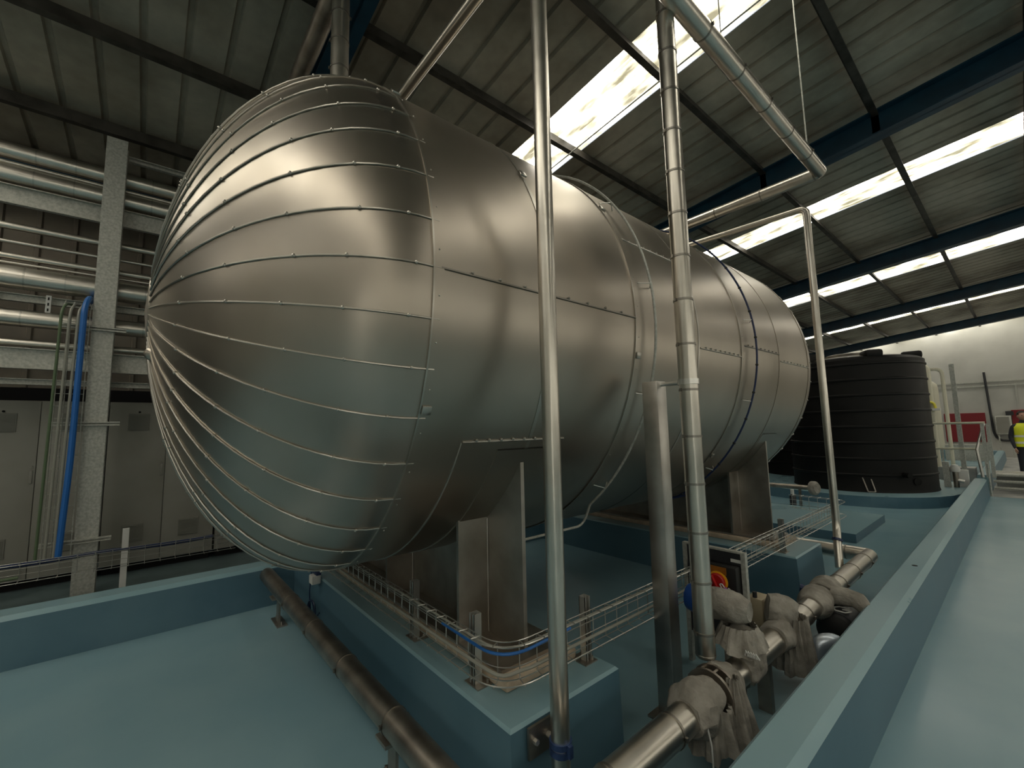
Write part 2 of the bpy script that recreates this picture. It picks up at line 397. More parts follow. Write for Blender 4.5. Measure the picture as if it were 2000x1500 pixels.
# cap at the apex
mb = MB(); mb.lathe([(.21, 0), (.21, .03), (.18, .06), (.0, .075)], (XA, Y1-HB+.06, ZA), (0, -1, 0), 40)
mb.sphere((XA+.2, Y1-HB+.03, ZA-.26), .035)
capo = mb.build('centre_cap', steel_head, tank); tag(capo, 'round cap plate where the dome seams meet')
def arc(y, a0, a1, r, n=60): return [(XA+r*math.cos(math.radians(a0+(a1-a0)*i/n)), y, ZA+r*math.sin(math.radians(a0+(a1-a0)*i/n))) for i in range(n+1)]
for y, wd, t in ((Y1+.02, .045, .006), (1.54, .022, .003), (2.31, .05, .006), (3.09, .022, .003), (3.86, .05, .006), (4.72, .03, .004), (Y2-.02, .04, .005)):
    mb = MB().ring((XA, y, ZA), (0, 1, 0), R, wd, t, 128); mb.build('seam_strap', seam_m if wd < .03 else steel, tank)
    if wd > .04:
        mb = MB().ring((XA, y-wd/2-.004, ZA), (0, 1, 0), R, .007, .008, 128)
        for k in range(48):
            aa = 2*PI*k/48+.05; mb.sphere((XA+(R+.006)*math.cos(aa), y, ZA+(R+.006)*math.sin(aa)), .004, u=6, v=4)
        mb.build('strap_edge', seam_m, tank)
for a, y0, y1 in ((0, Y1+.03, 2.29), (0, 3.88, 4.72), (-2.5, 4.74, Y2), (-29.2, 1.12, 1.8), (22, 2.33, 3.09), (-4, 3.11, 3.84), (180, Y1, Y2), (90, Y1, Y2)):
    A = math.radians(a); mb = MB().tube([(XA+(R+.001)*math.cos(A), y0+(y1-y0)*i/8, ZA+(R+.001)*math.sin(A)) for i in range(9)], .007, 6)
    for k in range(1, 9): mb.sphere((XA+(R+.006)*math.cos(A+.006), y0+(y1-y0)*k/9, ZA+(R+.006)*math.sin(A+.006)), .008, u=6, v=4)
    mb.build('lap_seam', seam_d if a == 0 else seam_m, tank)
mb = MB().tube(arc(1.115, -29.2, -80, R+.001, 24), .005, 6); mb.build('lap_seam', seam_m, tank)
# clip latches on the straps
for y, a in ((Y1+.02, 45), (Y1+.02, -23), (1.54, 30), (2.31, 33), (2.31, -9), (3.86, 40), (3.86, -39)):
    A = math.radians(a); p = Vector((XA+(R+.012)*math.cos(A), y, ZA+(R+.012)*math.sin(A)))
    rot = Matrix.Rotation(-A, 3, 'Y')
    mb = MB().box(p-Vector((.006, .022, .02)), p+Vector((.006, .022, .02)), rot=rot, bev=.003); mb.build('strap_latch', seam_m, tank)
# saddles: web, stiffeners, wear plate, base
for yw, nm in ((1.547, 'near saddle'), (4.93, 'rear saddle')):
    hx = 1.235; zb = .465; mb = MB()
    top = [(XA-hx+2*hx*i/40, ZA-math.sqrt((R+.006)**2-(-hx+2*hx*i/40)**2)) for i in range(41)]
    mb.extr([(XA-hx, zb), *top, (XA+hx, zb)], 'y', yw-.012, yw+.012)
    sd = mb.build('saddle_web', steel_dull, tank, False); tag(sd, 'grey steel web plate of the %s' % nm)
    for dx in (-.92, 0, .92):
        mb = MB(); zt = ZA-math.sqrt((R+.004)**2-dx*dx)
        for s in (-1, 1):
            mb.box((XA+dx-.01, yw+(.012 if s > 0 else -.21), zb), (XA+dx+.01, yw+(.21 if s > 0 else -.012), zt+.012))
        for s in (-1, 1): mb.tube([(XA+dx+.012*s, yw-.014, zb), (XA+dx+.012*s, yw-.014, zt)], .006, 6)
        mb.build('stiffener', steel_dull, sd, False)
    mb = MB().box((XA-1.30, yw-.215, .45), (XA+1.30, yw+.215, .468)); mb.build('base_plate', steel_dull, sd, False)
    A0 = math.degrees(math.acos(hx/R)); mb = MB()
    rings = []
    for i in range(41):
        a = math.radians(-180+A0-3+(180-2*A0+6)*i/40)
        rings.append([mb.bm.verts.new((XA+q*math.cos(a), yw+dy, ZA+q*math.sin(a))) for q, dy in ((R-.001, -.2), (R+.006, -.2), (R+.006, .2), (R-.001, .2))])
    for A, B in zip(rings, rings[1:]):
        for j in range(4): mb.bm.faces.new((A[j], A[(j+1) % 4], B[(j+1) % 4], B[j]))
    mb.build('wear_plate', steel, sd)

# plinths and pads
def plinth(y0, y1, label):
    x0, x1, h, b = -4.74, -1.44, .4, .02
    mb = MB()
    A = [(x0, y0, 0), (x1+.02, y0, 0), (x1+.02, y1, 0), (x0, y1, 0)]
    r = [mb.bm.verts.new(p) for p in A]; t0 = [mb.bm.verts.new(p) for p in ((x0, y0, h-.012), (x1+.005, y0, h-.012), (x1+.005, y1, h-.012), (x0, y1, h-.012))]
    t1 = [mb.bm.verts.new(p) for p in ((x0, y0+.012, h), (x1-.008, y0+.012, h), (x1-.008, y1-.012, h), (x0, y1-.012, h))]
    mb.bm.faces.new(t1).material_index = 1
    for P, Q, mi in ((r, t0, 0), (t0, t1, 1)):
        for i in range(4): mb.bm.faces.new((P[i], P[(i+1) % 4], Q[(i+1) % 4], Q[i])).material_index = mi
    mb.bm.faces.new(r[::-1])
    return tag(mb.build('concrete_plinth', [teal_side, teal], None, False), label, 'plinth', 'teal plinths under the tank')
plinth(1.165, 1.875, 'teal painted concrete plinth in the foreground under the near saddle')
plinth(4.5, 5.22, 'teal painted concrete plinth under the rear saddle of the tank')
for y0, lab in ((1.547, 'sand coloured grout pad under the near saddle'), (4.93, 'sand coloured grout pad under the rear saddle')):
    mb = MB().box((-4.36, y0-.235, .4), (-1.63, y0+.235, .45), bev=.01); mb.jitter(.006, 9)
    tag(mb.build('grout_pad', grout, None), lab, 'grout pad', 'grout pads under the saddles')
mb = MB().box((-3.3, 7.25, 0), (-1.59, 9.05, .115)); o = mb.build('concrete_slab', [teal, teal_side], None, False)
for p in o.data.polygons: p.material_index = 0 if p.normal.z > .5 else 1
tag(o, 'low square teal slab on the bund floor behind the tank', 'slab')
poly = [(-4.73, 10.95), (-3.8, 10.7), (-3.4, 10.55), (-2.8, 10.4), (-2.4, 10.36), (-2.0, 10.42), (-1.65, 10.58), (-1.35, 10.84), (-1.15, 11.12), (-.99, 11.49), (-.84, 12.1), (-.84, 13.4), (-2.4, 16.0), (-5.4, 16.0), (-5.4, 11.5)]
mb = MB().prism(poly, 0, .2, 1, 0)
tag(mb.build('concrete_slab', [teal, teal_side], None, False), 'raised teal slab with a curved edge carrying the black tank', 'slab')

# ------------------------------------------------------------------ pipes
def pipe(name, label, path, r, m=pipe_m, corner=.12, every=.3, group=None, cat='pipe', bandw=.012, clips=True, n=24, start=.2, joint='joint_band', jm=None):
    P = rnd(path, corner); mb = MB().tube(P, r, n); o = tag(mb.build(name, m, None), label, cat, group)
    if every:
        seg = [(P[i+1]-P[i]).length for i in range(len(P)-1)]; tot = sum(seg); s = start; k = 0
        while s < tot-.05 and k < 60:
            q = s; i = 0
            while q > seg[i]: q -= seg[i]; i += 1
            d = (P[i+1]-P[i]).normalized(); c = P[i]+d*q
            mb = MB().ring(c, d, r, bandw, .0035, 24)
            if clips:
                sdir = d.cross(Vector((0, 0, 1)))
                if sdir.length < .2: sdir = Vector((-.35, -1, 0))
                sdir.normalize()
                for sg in ((1, -1) if k % 3 == 0 else (1,)):
                    cc = c+sdir*sg*(r+.006); mb.box(cc-Vector((.006, .006, .009)), cc+Vector((.006, .006, .009)))
            mb.build(joint, jm or seam_d, o); s += every; k += 1
    return o
# centre riser, its clamp on the near plinth, and its run over to the tank
p1 = pipe('steel_pipe', 'tall plain stainless pipe in the centre foreground clamped to the near plinth', [(-1.335, 1.345, .02), (-1.335, 1.345, 4.12), (-3.0, 1.34, 4.12), (-3.0, 1.34, 3.74)], .039, pipe_m, .14, 0)
mb = MB().box((-1.42, 1.24, .27), (-1.408, 1.45, .39)); br = mb.build('wall_plate', pipe_dark, p1, False)
mb = MB()
mb.tube([(-1.41, 1.345, .33), (-1.35, 1.345, .33)], .012, 8); mb.build('clamp_stud', chrome, br)
for y in (1.27, 1.42): MB().tube([(-1.41, y, .335), (-1.39, y, .335)], .012, 6).build('bolt', chrome, br)
mb = MB().ring((-1.335, 1.345, .335), (0, 0, 1), .04, .022, .006, 32); mb.ring((-1.335, 1.345, .305), (0, 0, 1), .04, .022, .006, 32)
mb.box((-1.30, 1.335, .30), (-1.275, 1.355, .345))
tag(mb.build('pipe_clamp', mat('blue_clamp', (.05, .09, .22), .35, .6), p1), 'blue lined clamp')
# right insulated riser and its run overhead
p2 = pipe('insulated_pipe', 'thick banded insulated riser in front of the tank, right of the centre pipe', [(-1.19, 2.29, .41), (-1.19, 2.29, 4.62), (-1.19, 1.62, 4.62), (-1.105, 1.55, 4.12), (-1.105, 1.9, 4.12)], .0505, pipe_m, .1, .255, start=.11)
mb = MB().sphere((-1.19, 2.29, .41), .052, (1, 1, .5), 24, 12); mb.build('end_cap', pipe_m, p2)
p2b = pipe('insulated_pipe', 'thick overhead pipe running back under the roof and turning left to the tank', [(-1.105, 1.9, 4.12), (-1.105, 5.07, 4.12), (-3.25, 5.07, 4.12), (-3.25, 5.07, 3.72)], .062, pipe_m, .05, .5)
mb = MB().tube([(-1.07, 4.55, 4.15), (-1.07, 4.55, roofz(-1.07)-.05)], .006, 8)
tag(mb.build('hanger_rod', galv, None), 'thin vertical rod hanging the overhead pipe from the roof', 'rod')
mb = MB().tube([(-1.15, 3.0, 4.15), (-1.15, 3.0, roofz(-1.15)-.05)], .004, 8)
tag(mb.build('hanger_rod', galv, None), 'thin hanger rod in front of the wide rooflight', 'rod')
# thin riser right
p3 = pipe('steel_pipe', 'slender stainless riser with offset elbows right of the tank, in front of the black tank', [(-3.0, 5.0, 3.7), (-3.0, 5.0, 3.83), (-1.25, 5.05, 3.79), (-1.25, 5.05, .62), (-1.235, 4.97, .50), (-1.215, 4.88, .28)], .033, pipe_m, .07, 0)
mb = MB().ring((-1.235, 4.97, .51), (0, .5, 1), .034, .02, .008, 24); mb.build('clamp', navy_cable, p3)
# insulated line beside the kerb
p4 = pipe('insulated_pipe', 'fat banded insulated pipe running along the kerb through the jacketed valves', [(-1.085, -.2, .32), (-1.085, 5.36, .32), (-2.6, 5.36, .32)], .066, pipe_m, .03, .42, start=.27)
for y, z in ((1.62, 0),):
    mb = MB().box((-1.16, y-.03, 0), (-1.01, y-.005, .22)); mb.box((-1.11, y-.03, .2), (-1.06, y-.0, .27)); mb.box((-1.19, y-.1, 0), (-.98, y+.07, .012)); mb.build('pipe_stand', pipe_dark, p4, False)
mb = MB().box((-1.12, 2.72, 0), (-1.05, 2.76, .27)); mb.build('pipe_stand', pipe_dark, p4, False)
# bottom left pipe
p5 = pipe('insulated_pipe', 'worn brownish insulated pipe low in front of the near plinth, running left to the kerb', [(-4.75, .93, .28), (-.4, .93, .28)], .062, pipe_dark, .05, .62, start=.9, jm=seam_d)
mb = MB().sphere((-4.75, .93, .28), .06, (.6, 1, 1), 16, 10); mb.build('end_cap', pipe_dark, p5)
for x in (-4.26, -2.0):
    mb = MB().box((x-.12, .90, 0), (x+.12, .98, .01)); mb.box((x-.04, .925, 0), (x+.04, .94, .23)); mb.box((x-.055, .87, .205), (x+.055, .99, .22))
    for s in (-.09, .09): mb.tube([(x+s, .94, 0), (x+s, .94, .035)], .008, 6)
    mb.build('pipe_stand', steel_dull, p5, False)
# crest pipe
p6 = pipe('insulated_pipe', 'short banded vertical pipe rising from the top of the tank at upper left', [(-2.998, .94, 3.72), (-2.998, .94, 5.0)], .062, pipe_m, .1, .22, start=.3)
mb = MB().lathe([(.085, 0), (.085, .09), (.064, .12)], (-2.998, .94, 3.72), (0, 0, 1), 24); mb.build('collar', galv, p6)
mb = MB().tube([(-3.1, .82, 3.72), (-3.1, .82, 3.98)], .006, 6); mb.build('lug', galv, p6)
pipe('steel_pipe', 'brownish pipe crossing under the blue beam at top left', [(-7.4, .93, 4.98), (3.0, .93, 4.98)], .075, pipe_dark, .1, 0)
# post and arm holding the riser
post = empty('steel_post', (-1.405, 2.29, 0), 'square stainless steel post standing left of the thick banded riser', 'post')
mb = MB().box((-1.455, 2.24, 0), (-1.355, 2.34, 1.86), bev=.004); mb.build('upright', vary(mat('polished_post_steel', (.5, .48, .45), .22, 1), (.42, .40, .37), (.60, .58, .55), 5, 4, rough=(.28, .45)), post)
mb = MB().box((-1.50, 2.2, 0), (-1.31, 2.38, .012)); mb.build('foot_plate', steel_dull, post, False)
mb = MB().tube([(-1.36, 2.29, 1.84), (-1.235, 2.29, 1.84)], .012, 12); mb.ring((-1.19, 2.29, 1.84), (0, 0, 1), .051, .03, .006); mb.build('arm', chrome, post)

tag(MB().tube([(-4.6, 4.1, roofz(-4.6)-.30), (1.5, 4.1, roofz(1.5)-.30)], .009, 8).build('roof_cable', galv, None), 'thin straight line strung under the middle of the widest rooflight', 'cable')
# ring conduits on the tank
for y, lab, m, a1 in ((2.43, 'thin grey conduit hoop standing off the middle of the tank shell', galv, -52), (4.03, 'thin dark blue conduit hoop around the rear of the tank shell', navy_cable, -62)):
    r = R+.05; path = arc(y, 150, a1, r, 90)
    if m is galv: path += rnd([path[-1], (XA+.88, y, .90), (XA+.88, 1.6, .90)], .08)[1:]
    else: path += rnd([path[-1], (XA+.5, y, .83), (XA+.5, 4.7, .83), (XA+.5, 4.7, .6)], .05)[1:]
    o = tag(MB().tube(path, .0085, 8).build('conduit_hoop', m, None), lab, 'conduit')
    mb = MB()
    for a in range(-45, 140, 27):
        A = math.radians(a); c = Vector((math.cos(A), 0, math.sin(A)))
        mb.tube([Vector((XA, y-.09, ZA))+c*(R+.01), Vector((XA, y, ZA))+c*r, Vector((XA, y+.06, ZA))+c*(R+.004)], .004, 6)
    mb.build('standoff_clip', chrome, o)
    if m is navy_cable:
        mb = MB()
        for a in range(-60, 90, 9):
            A = math.radians(a); mb.sphere((XA+r*math.cos(A), y, ZA+r*math.sin(A)), .013, u=6, v=5)
        mb.build('cable_tie', black_m, o)

# ------------------------------------------------------------------ wire basket trays
def basket(name, label, path, right, h, dpt, mat_=wire_m, pitch=.1, wr=.0028, group='wire basket cable trays', nlong=4):
    """path: bottom line of the vertical mesh; right: function giving outward direction at i"""
    P = [Vector(p) for p in path]; mb = MB()
    out = []
    for i in range(len(P)):
        t = (P[min(i+1, len(P)-1)]-P[max(i-1, 0)]).normalized(); o_ = t.cross(Vector((0, 0, 1))).normalized()*right; out.append(o_)
    for j in range(nlong):
        z = h*j/(nlong-1); mb.tube([p+Vector((0, 0, z)) for p in P], wr, 5)
    for z in (0, h): mb.tube([p+o_*dpt+Vector((0, 0, z)) for p, o_ in zip(P, out)], wr*1.25, 5)
    seg = [(P[i+1]-P[i]).length for i in range(len(P)-1)]; tot = sum(seg); s = pitch/2
    while s < tot:
        q = s; i = 0
        while q > seg[i]: q -= seg[i]; i += 1
        t = q/seg[i]; c = P[i].lerp(P[i+1], t); o_ = out[i].lerp(out[i+1], t)
        mb.tube([c+o_*dpt*1.1+Vector((0, 0, -.006)), c+o_*.0+Vector((0, 0, 0)), c+Vector((0, 0, h)), c+o_*dpt*1.1+Vector((0, 0, h+.004))], wr, 5, cap=False)
        s += pitch
    return tag(mb.build(name, mat_, None), label, 'cable tray', group)
trk = rnd([(-4.55, 1.215, .50), (-1.54, 1.215, .50), (-1.54, 6.05, .50)], .16, 8)
basket('wire_basket_tray', 'galvanised wire basket tray bending round the corner of the near saddle on strut posts', trk, 1, .16, .05)
def strut_post(x, y, z0, h, face, label):
    t = .041; mb = MB(); w = .003
    if face == 'y':
        mb.box((x-t/2, y, z0), (x+t/2, y+w, z0+h)); mb.box((x-t/2, y-t, z0), (x-t/2+w, y, z0+h)); mb.box((x+t/2-w, y-t, z0), (x+t/2, y, z0+h))
        mb.box((x-t/2, y-t, z0), (x-t/2+.01, y-t+w, z0+h)); mb.box((x+t/2-.01, y-t, z0), (x+t/2, y-t+w, z0+h))
    else:
        mb.box((x, y-t/2, z0), (x+w, y+t/2, z0+h)); mb.box((x, y-t/2, z0), (x+t, y-t/2+w, z0+h)); mb.box((x, y+t/2-w, z0), (x+t, y+t/2, z0+h))
        mb.box((x+t-w, y-t/2, z0), (x+t, y-t/2+.01, z0+h)); mb.box((x+t-w, y+t/2-.01, z0), (x+t, y+t/2, z0+h))
    o = tag(mb.build('strut_post', chrome, None, False), label, 'post', 'short slotted posts holding the cable tray')
    mb = MB().box((x-.05, y-.05, z0), (x+.06, y+.04, z0+.006)); mb.tube([(x+.04, y+.02, z0), (x+.04, y+.02, z0+.025)], .008, 6); mb.build('foot_plate', steel_dull, o, False)
strut_post(-2.42, 1.275, .4, .32, 'y', 'slotted steel tray post on the near plinth, left of the saddle corner')
strut_post(-1.80, 1.275, .4, .32, 'y', 'slotted steel tray post at the front corner of the near saddle')
strut_post(-1.60, 1.80, .4, .32, 'x', 'slotted steel tray post just right of the near saddle behind the centre pipe')
strut_post(-1.60, 4.62, .4, .30, 'x', 'slotted steel tray post on the rear plinth')
mb = MB().tube([p+Vector((.02, -.01, .155)) if 0 else Vector((p.x+.015, p.y-.012, .646)) for p in trk], .006, 8)
tag(mb.build('cable', grey_cable, None), 'light grey cable clipped along the top of the front basket tray', 'cable')
mb = MB().tube([Vector((-2.0, 1.193, .628))]+[Vector((p.x+.022, p.y-.022, .625)) for p in trk[1:10]]+[Vector((-1.518, 1.62, .632))], .007, 8)
tag(mb.build('cable', blue_cable, None), 'blue cable looping round the corner inside the front basket tray', 'cable')
mb = MB().tube([Vector((p.x+.012, p.y-.012, .535+.006*math.sin(i))) for i, p in enumerate(trk)], .008, 8)
tag(mb.build('cable', grey_cable, None), 'pale cable along the bottom of the front basket tray', 'cable')
trk2 = rnd([(-1.54, 6.05, .5), (-1.54, 6.4, .5), (-2.1, 6.5, .5)], .1, 5)
basket('wire_basket_tray', 'short end of wire basket tray behind the rear saddle', trk2, 1, .16, .08)
# left tray on the kerb
trl = [(-5.8, -3.5+.5*i, .37) for i in range(10)]; trl[-1] = (-5.8, .80, .37)
basket('wire_basket_tray', 'wire basket tray along the foot of the grey cabinets on the left', trl, 1, .15, .1, pitch=.12)
mb = MB()
tag(MB().tube([(-5.83, -3.4+.2*i, .50+.008*math.sin(i*1.3)) for i in range(21)], .018, 8).build('cable', navy_cable, None), 'navy cable bundle in the left basket tray', 'cable')
mb = MB().tube([(-5.77, -3.4+.2*i, .40+.006*math.sin(i)) for i in range(14)], .013, 8)
tag(mb.build('cable', green_cable, None), 'green cable in the bottom of the left basket tray', 'cable')
mb = MB().box((-5.86, -.14, 0), (-5.82, -.09, .70)); mb.box((-5.9, -.19, 0), (-5.78, -.04, .01))
tag(mb.build('strut_post', whiteplast, None, False), 'pale short post holding the left basket tray in front of the cabinets', 'post')

# ------------------------------------------------------------------ pipe rack at left
col = empty('rack_column', (-6.25, -.42, 0), 'wide galvanised steel column of the pipe rack at left', 'column')
mb = MB().box((-6.26, -.51, 0), (-6.24, -.335, 4.92)); mb.build('flange', galv, col, False)
mb = MB().box((-6.40, -.428, 0), (-6.26, -.418, 4.9)); mb.build('web', galv, col, False)
mb = MB().box((-6.42, -.51, 0), (-6.40, -.335, 4.9)); mb.build('flange', galv, col, False)
rk = [('rack_pipe', 4.585, .085, 'topmost fat insulated pipe on the left rack', pipe_m), ('rack_pipe', 4.455, .022, 'thin pipe under the topmost fat rack pipe', pipe_m),
      ('rack_pipe', 4.33, .102, 'second fat insulated pipe on the left rack', pipe_m), ('rack_pipe', 3.785, .036, 'slim brownish rack pipe below the upper channel', pipe_m),
      ('rack_pipe', 3.62, .018, 'thinnest pipe in the middle of the left rack', pipe_m), ('rack_pipe', 3.47, .032, 'slim pipe just above the fat middle rack pipe', pipe_m),
      ('rack_pipe', 3.40, .014, 'very thin line hugging the fat middle rack pipe', pipe_m), ('rack_pipe', 3.25, .115, 'fat insulated pipe in the middle of the left rack', pipe_m),
      ('rack_pipe', 2.835, .088, 'fat bright pipe just above the lower slim rack pipe', pipe_m), ('rack_pipe', 2.58, .036, 'slim bright pipe resting over the lower channel', pipe_m)]
for nm, z, r, lab, m in rk:
    o = tag(MB().tube([(-6.53, -3.8, z), (-6.53, 7, z)], r, 20).build(nm, m, None), lab, 'pipe', 'pipes on the left rack')
    if r > .07:
        for y in (-1.05, -.75, -.1, .75):
            MB().ring((-6.53, y, z), (0, 1, 0), r, .012, .003, 24).build('joint_band', seam_m, o)
def channel(z0, z1, x, label, y0=-3.8, y1=7):
    mb = MB(); mb.box((x-.006, y0, z0), (x, y1, z1)); mb.box((x-.006, y0, z0), (x+.05, y1, z0+.008)); mb.box((x-.006, y0, z1-.008), (x+.05, y1, z1))
    tag(mb.build('rack_channel', galv, None, False), label, 'channel', 'galvanised channels of the left rack')
channel(4.0, 4.20, -6.5, 'upper galvanised channel of the left pipe rack'); channel(2.31, 2.52, -6.5, 'lower galvanised channel of the left pipe rack')
channel(3.02, 3.10, -6.62, 'dark narrow channel under the fat middle rack pipe'); channel(2.16, 2.22, -6.62, 'lowest narrow channel above the cabinets')
channel(4.80, 4.86, -6.5, 'galvanised rail above the rack right of the column', -.33, 7)
for y in (-1.25, -.87):
    mb = MB().box((-6.52, y-.02, 2.90), (-6.50, y+.02, 3.10))
    for k in range(3): mb.box((-6.499, y-.006, 2.93+.06*k), (-6.497, y+.006, 2.96+.06*k), 1)
    tag(mb.build('slotted_bracket', [whiteplast, void_m], None, False), 'small slotted bracket above the bright rack pipe, %s' % ('left of the pair' if y < -1 else 'right of the pair'), 'bracket', 'slotted brackets on the rack')
# vertical ladder of wire and its cables
mb = MB(); Y0, Y1c = -.72, -.52
def lad(u, v): return (-6.14, Y0+(Y1c-Y0)*u, .45+2.45*v)
for u in (0, .33, .66, 1): mb.tube([lad(u, 0), lad(u, 1), (-6.30, Y0+(Y1c-Y0)*u, 3.02), (-6.6, Y0+(Y1c-Y0)*u, 3.08)], .004, 5)
for k in range(20): mb.tube([lad(0, k/20), lad(1, k/20)], .0035, 5)
tag(mb.build('wire_basket_tray', galv, None), 'narrow vertical wire ladder tray beside the rack column', 'cable tray', 'wire basket cable trays')
mb = MB().tube(rnd([(-6.1, -.60, .46), (-6.1, -.57, 1.4), (-6.1, -.56, 2.94), (-6.25, -.545, 3.08), (-6.6, -.54, 3.10)], .12), .026, 10)
tag(mb.build('cable', blue_cable, None), 'thick bright blue cable hanging down beside the rack column', 'cable')
for dy, m, nm in ((-.19, green_cable, 'dull green cable at the left edge of the vertical ladder tray'), (-.13, grey_cable, 'grey cable second from left on the vertical ladder tray'), (-.07, grey_cable, 'grey cable next to the thick blue one on the ladder tray')):
    mb = MB().tube(rnd([(-6.1, -.56+dy, .46), (-6.1, -.53+dy, 2.88), (-6.25, -.52+dy, 2.98), (-6.6, -.50+dy, 3.05)], .1), .012, 8)
    tag(mb.build('cable', m, None), nm, 'cable')
for z, lab in ((2.745, 'upper'), (1.745, 'middle'), (.57, 'lowest')):
    mb = MB(); mb.box((-6.235, -.75, z-.02), (-6.232, -.235, z+.02)); mb.box((-6.235, -.75, z+.017), (-6.195, -.235, z+.02)); mb.box((-6.235, -.75, z-.02), (-6.195, -.235, z-.017))
    mb.box((-6.198, -.75, z+.008), (-6.195, -.235, z+.02)); mb.box((-6.198, -.75, z-.02), (-6.195, -.235, z-.008))
    tag(mb.build('strut_rail', galv, None, False), '%s horizontal slotted rail fixed across the rack column' % lab, 'rail', 'slotted rails on the rack column')
# cabinets
def louvre(x, y0, y1, z0, z1, parent):
    mb = MB().box((x-.002, y0, z0), (x+.012, y1, z1))
    k = int((z1-z0)/.017)
    for i in range(k): mb.box((x+.010, y0+.012, z0+.006+i*(z1-z0-.01)/k), (x+.019, y1-.012, z0+.013+i*(z1-z0-.01)/k))
    v = mb.build('vent', whiteplast if 0 else mat('vent_grey', (.20, .20, .175), .6), parent, False)
for y0, lab in ((-2.55, 'grey double-door cabinet at the far left edge'), (-1.46, 'grey double-door electrical cabinet left of the rack column'), (-.36, 'grey double-door electrical cabinet right of the rack column'), (.74, 'grey double-door cabinet mostly behind the steel tank')):
    y1 = y0+1.08; c = empty('electrical_cabinet', (-7.2, (y0+y1)/2, 0), lab, 'cabinet', 'row of grey cabinets')
    MB().box((-7.5, y0, .11), (-7.02, y1, 2.02), bev=.004).build('body', cab_m, c)
    MB().box((-7.45, y0+.03, 0), (-7.1, y1-.03, .11)).build('plinth', void_m, c, False)  # near-black colour stands in for the dark gap under the cabinet
    ym = y0+.545
    for a, b in ((y0+.004, ym-.003), (ym+.003, y1-.004)):
        d = MB().box((-7.018, a, .12), (-7.0, b, 2.01), bev=.003).build('door', cab_m, c)
        cc = (a+b)/2+.0
        louvre(-7.0, cc-.10, cc+.10, 1.68, 1.88, d); louvre(-7.0, cc-.10, cc+.10, .36, .56, d)
        MB().tube([(-7.0, cc, 1.90), (-6.988, cc, 1.90)], .012, 8).build('stud', void_m, d)
    mb = MB().box((-7.0, ym-.045, 1.12), (-6.985, ym-.02, 1.26), bev=.004); mb.tube([(-7.0, ym-.032, 1.30), (-6.98, ym-.032, 1.30)], .012, 8)
    mb.build('handle', cab_m, c)

# ------------------------------------------------------------------ black plastic tank
bt = empty('plastic_tank', (-2.48, 12.2, .2), 'large round black ribbed plastic tank behind the steel tank', 'tank')
BR, BZ, BH, TX, TY = 1.26, .2, 2.72, -2.48, 12.2
prof = [(0, 0), (BR, 0)]; nr = 8; z = .0
for k in range(nr):
    z0 = k*BH*.94/nr+.05; hh = BH*.94/nr
    prof += [(BR-.012, z0), (BR-.012, z0+hh-.06), (BR+.006, z0+hh-.045), (BR+.006, z0+hh-.02), (BR-.012, z0+hh-.005)]
prof += [(BR-.01, BH-.05), (BR-.06, BH), (BR-.15, BH+.03)]
MB().lathe(prof, (TX, TY, BZ), (0, 0, 1), 96).build('body', plastic_black, bt, True, 25)
MB().lathe([(BR-.1, 0), (BR-.3, .035), (.45, .11), (.45, .16), (.40, .18), (0, .19)], (TX, TY, BZ+BH+.02), (0, 0, 1), 64).build('lid', vary(mat('mottled_lid_plastic', (.10, .09, .075), .5), (.08, .07, .055), (.22, .2, .16), 4, 5), bt)  # lid coloured paler than the body, with mottling
for a in (-122, -58, 8, 62, 118, 182):
    A = math.radians(a); c = Vector((TX+1.05*math.cos(A), TY+1.05*math.sin(A), BZ+BH+.06)); rot = Matrix.Rotation(A, 3, 'Z')
    mb = MB().box(c-Vector((.17, .15, .08)), c+Vector((.17, .15, .08)), rot=rot, bev=.05); mb.build('lifting_lug', plastic_black, bt)
dt = bpy.data.objects.new('plastic_tank', None); COL.objects.link(dt); dt.location = bt.location
for ch in [c for c in bt.children]:
    c2 = ch.copy(); COL.objects.link(c2); c2.parent = dt; c2.matrix_parent_inverse = ch.matrix_parent_inverse.copy()
dt.location = (-3.95, 14.45, .2); tag(dt, 'second black ribbed plastic tank, mostly hidden behind the steel tank', 'tank')
mb = MB().tube(rnd([(-2.22, 11.0, .52), (-2.13, 10.93, .22), (-2.02, 10.97, .22), (-2.10, 11.04, .52)], .02), .012, 6); mb.build('bracket', steel_dull, bt)
mb = MB().tube([(-1.55, 11.55, .42), (-1.45, 11.45, .42)], .07, 14); mb.tube([(-1.62, 11.3, .55), (-1.52, 11.2, .55)], .05, 12); mb.build('outlet', plastic_black, bt)
dp = pipe('steel_pipe', 'dark horizontal pipe with a round flange in front of the black tank', [(-4.0, 9.75, .36), (-2.72, 9.75, .36)], .045, pipe_dark, .1, 0)
mb = MB().lathe([(0, 0), (.13, 0), (.13, .06), (.09, .10), (0, .11)], (-2.74, 9.75, .36), (1, -.35, .05), 24)
mb.build('end_flange', cloth, dp)
for x in (-3.9, -2.95): MB().box((x-.02, 9.73, 0), (x+.02, 9.77, .33)).build('support', pipe_dark, dp, False)
bot = empty('floor_gauge', (-3.02, 9.6, 0), 'small dark cylindrical fitting with a bright cap standing on the floor by the curved slab', 'fitting')
MB().lathe([(0, 0), (.055, 0), (.055, .2), (.03, .24), (0, .24)], (-3.02, 9.55, 0), n=20).build('body', dark_panel, bot)
MB().lathe([(0, .24), (.03, .24), (.03, .33), (0, .34)], (-3.02, 9.55, 0), n=16).build('cap', whiteplast, bot)

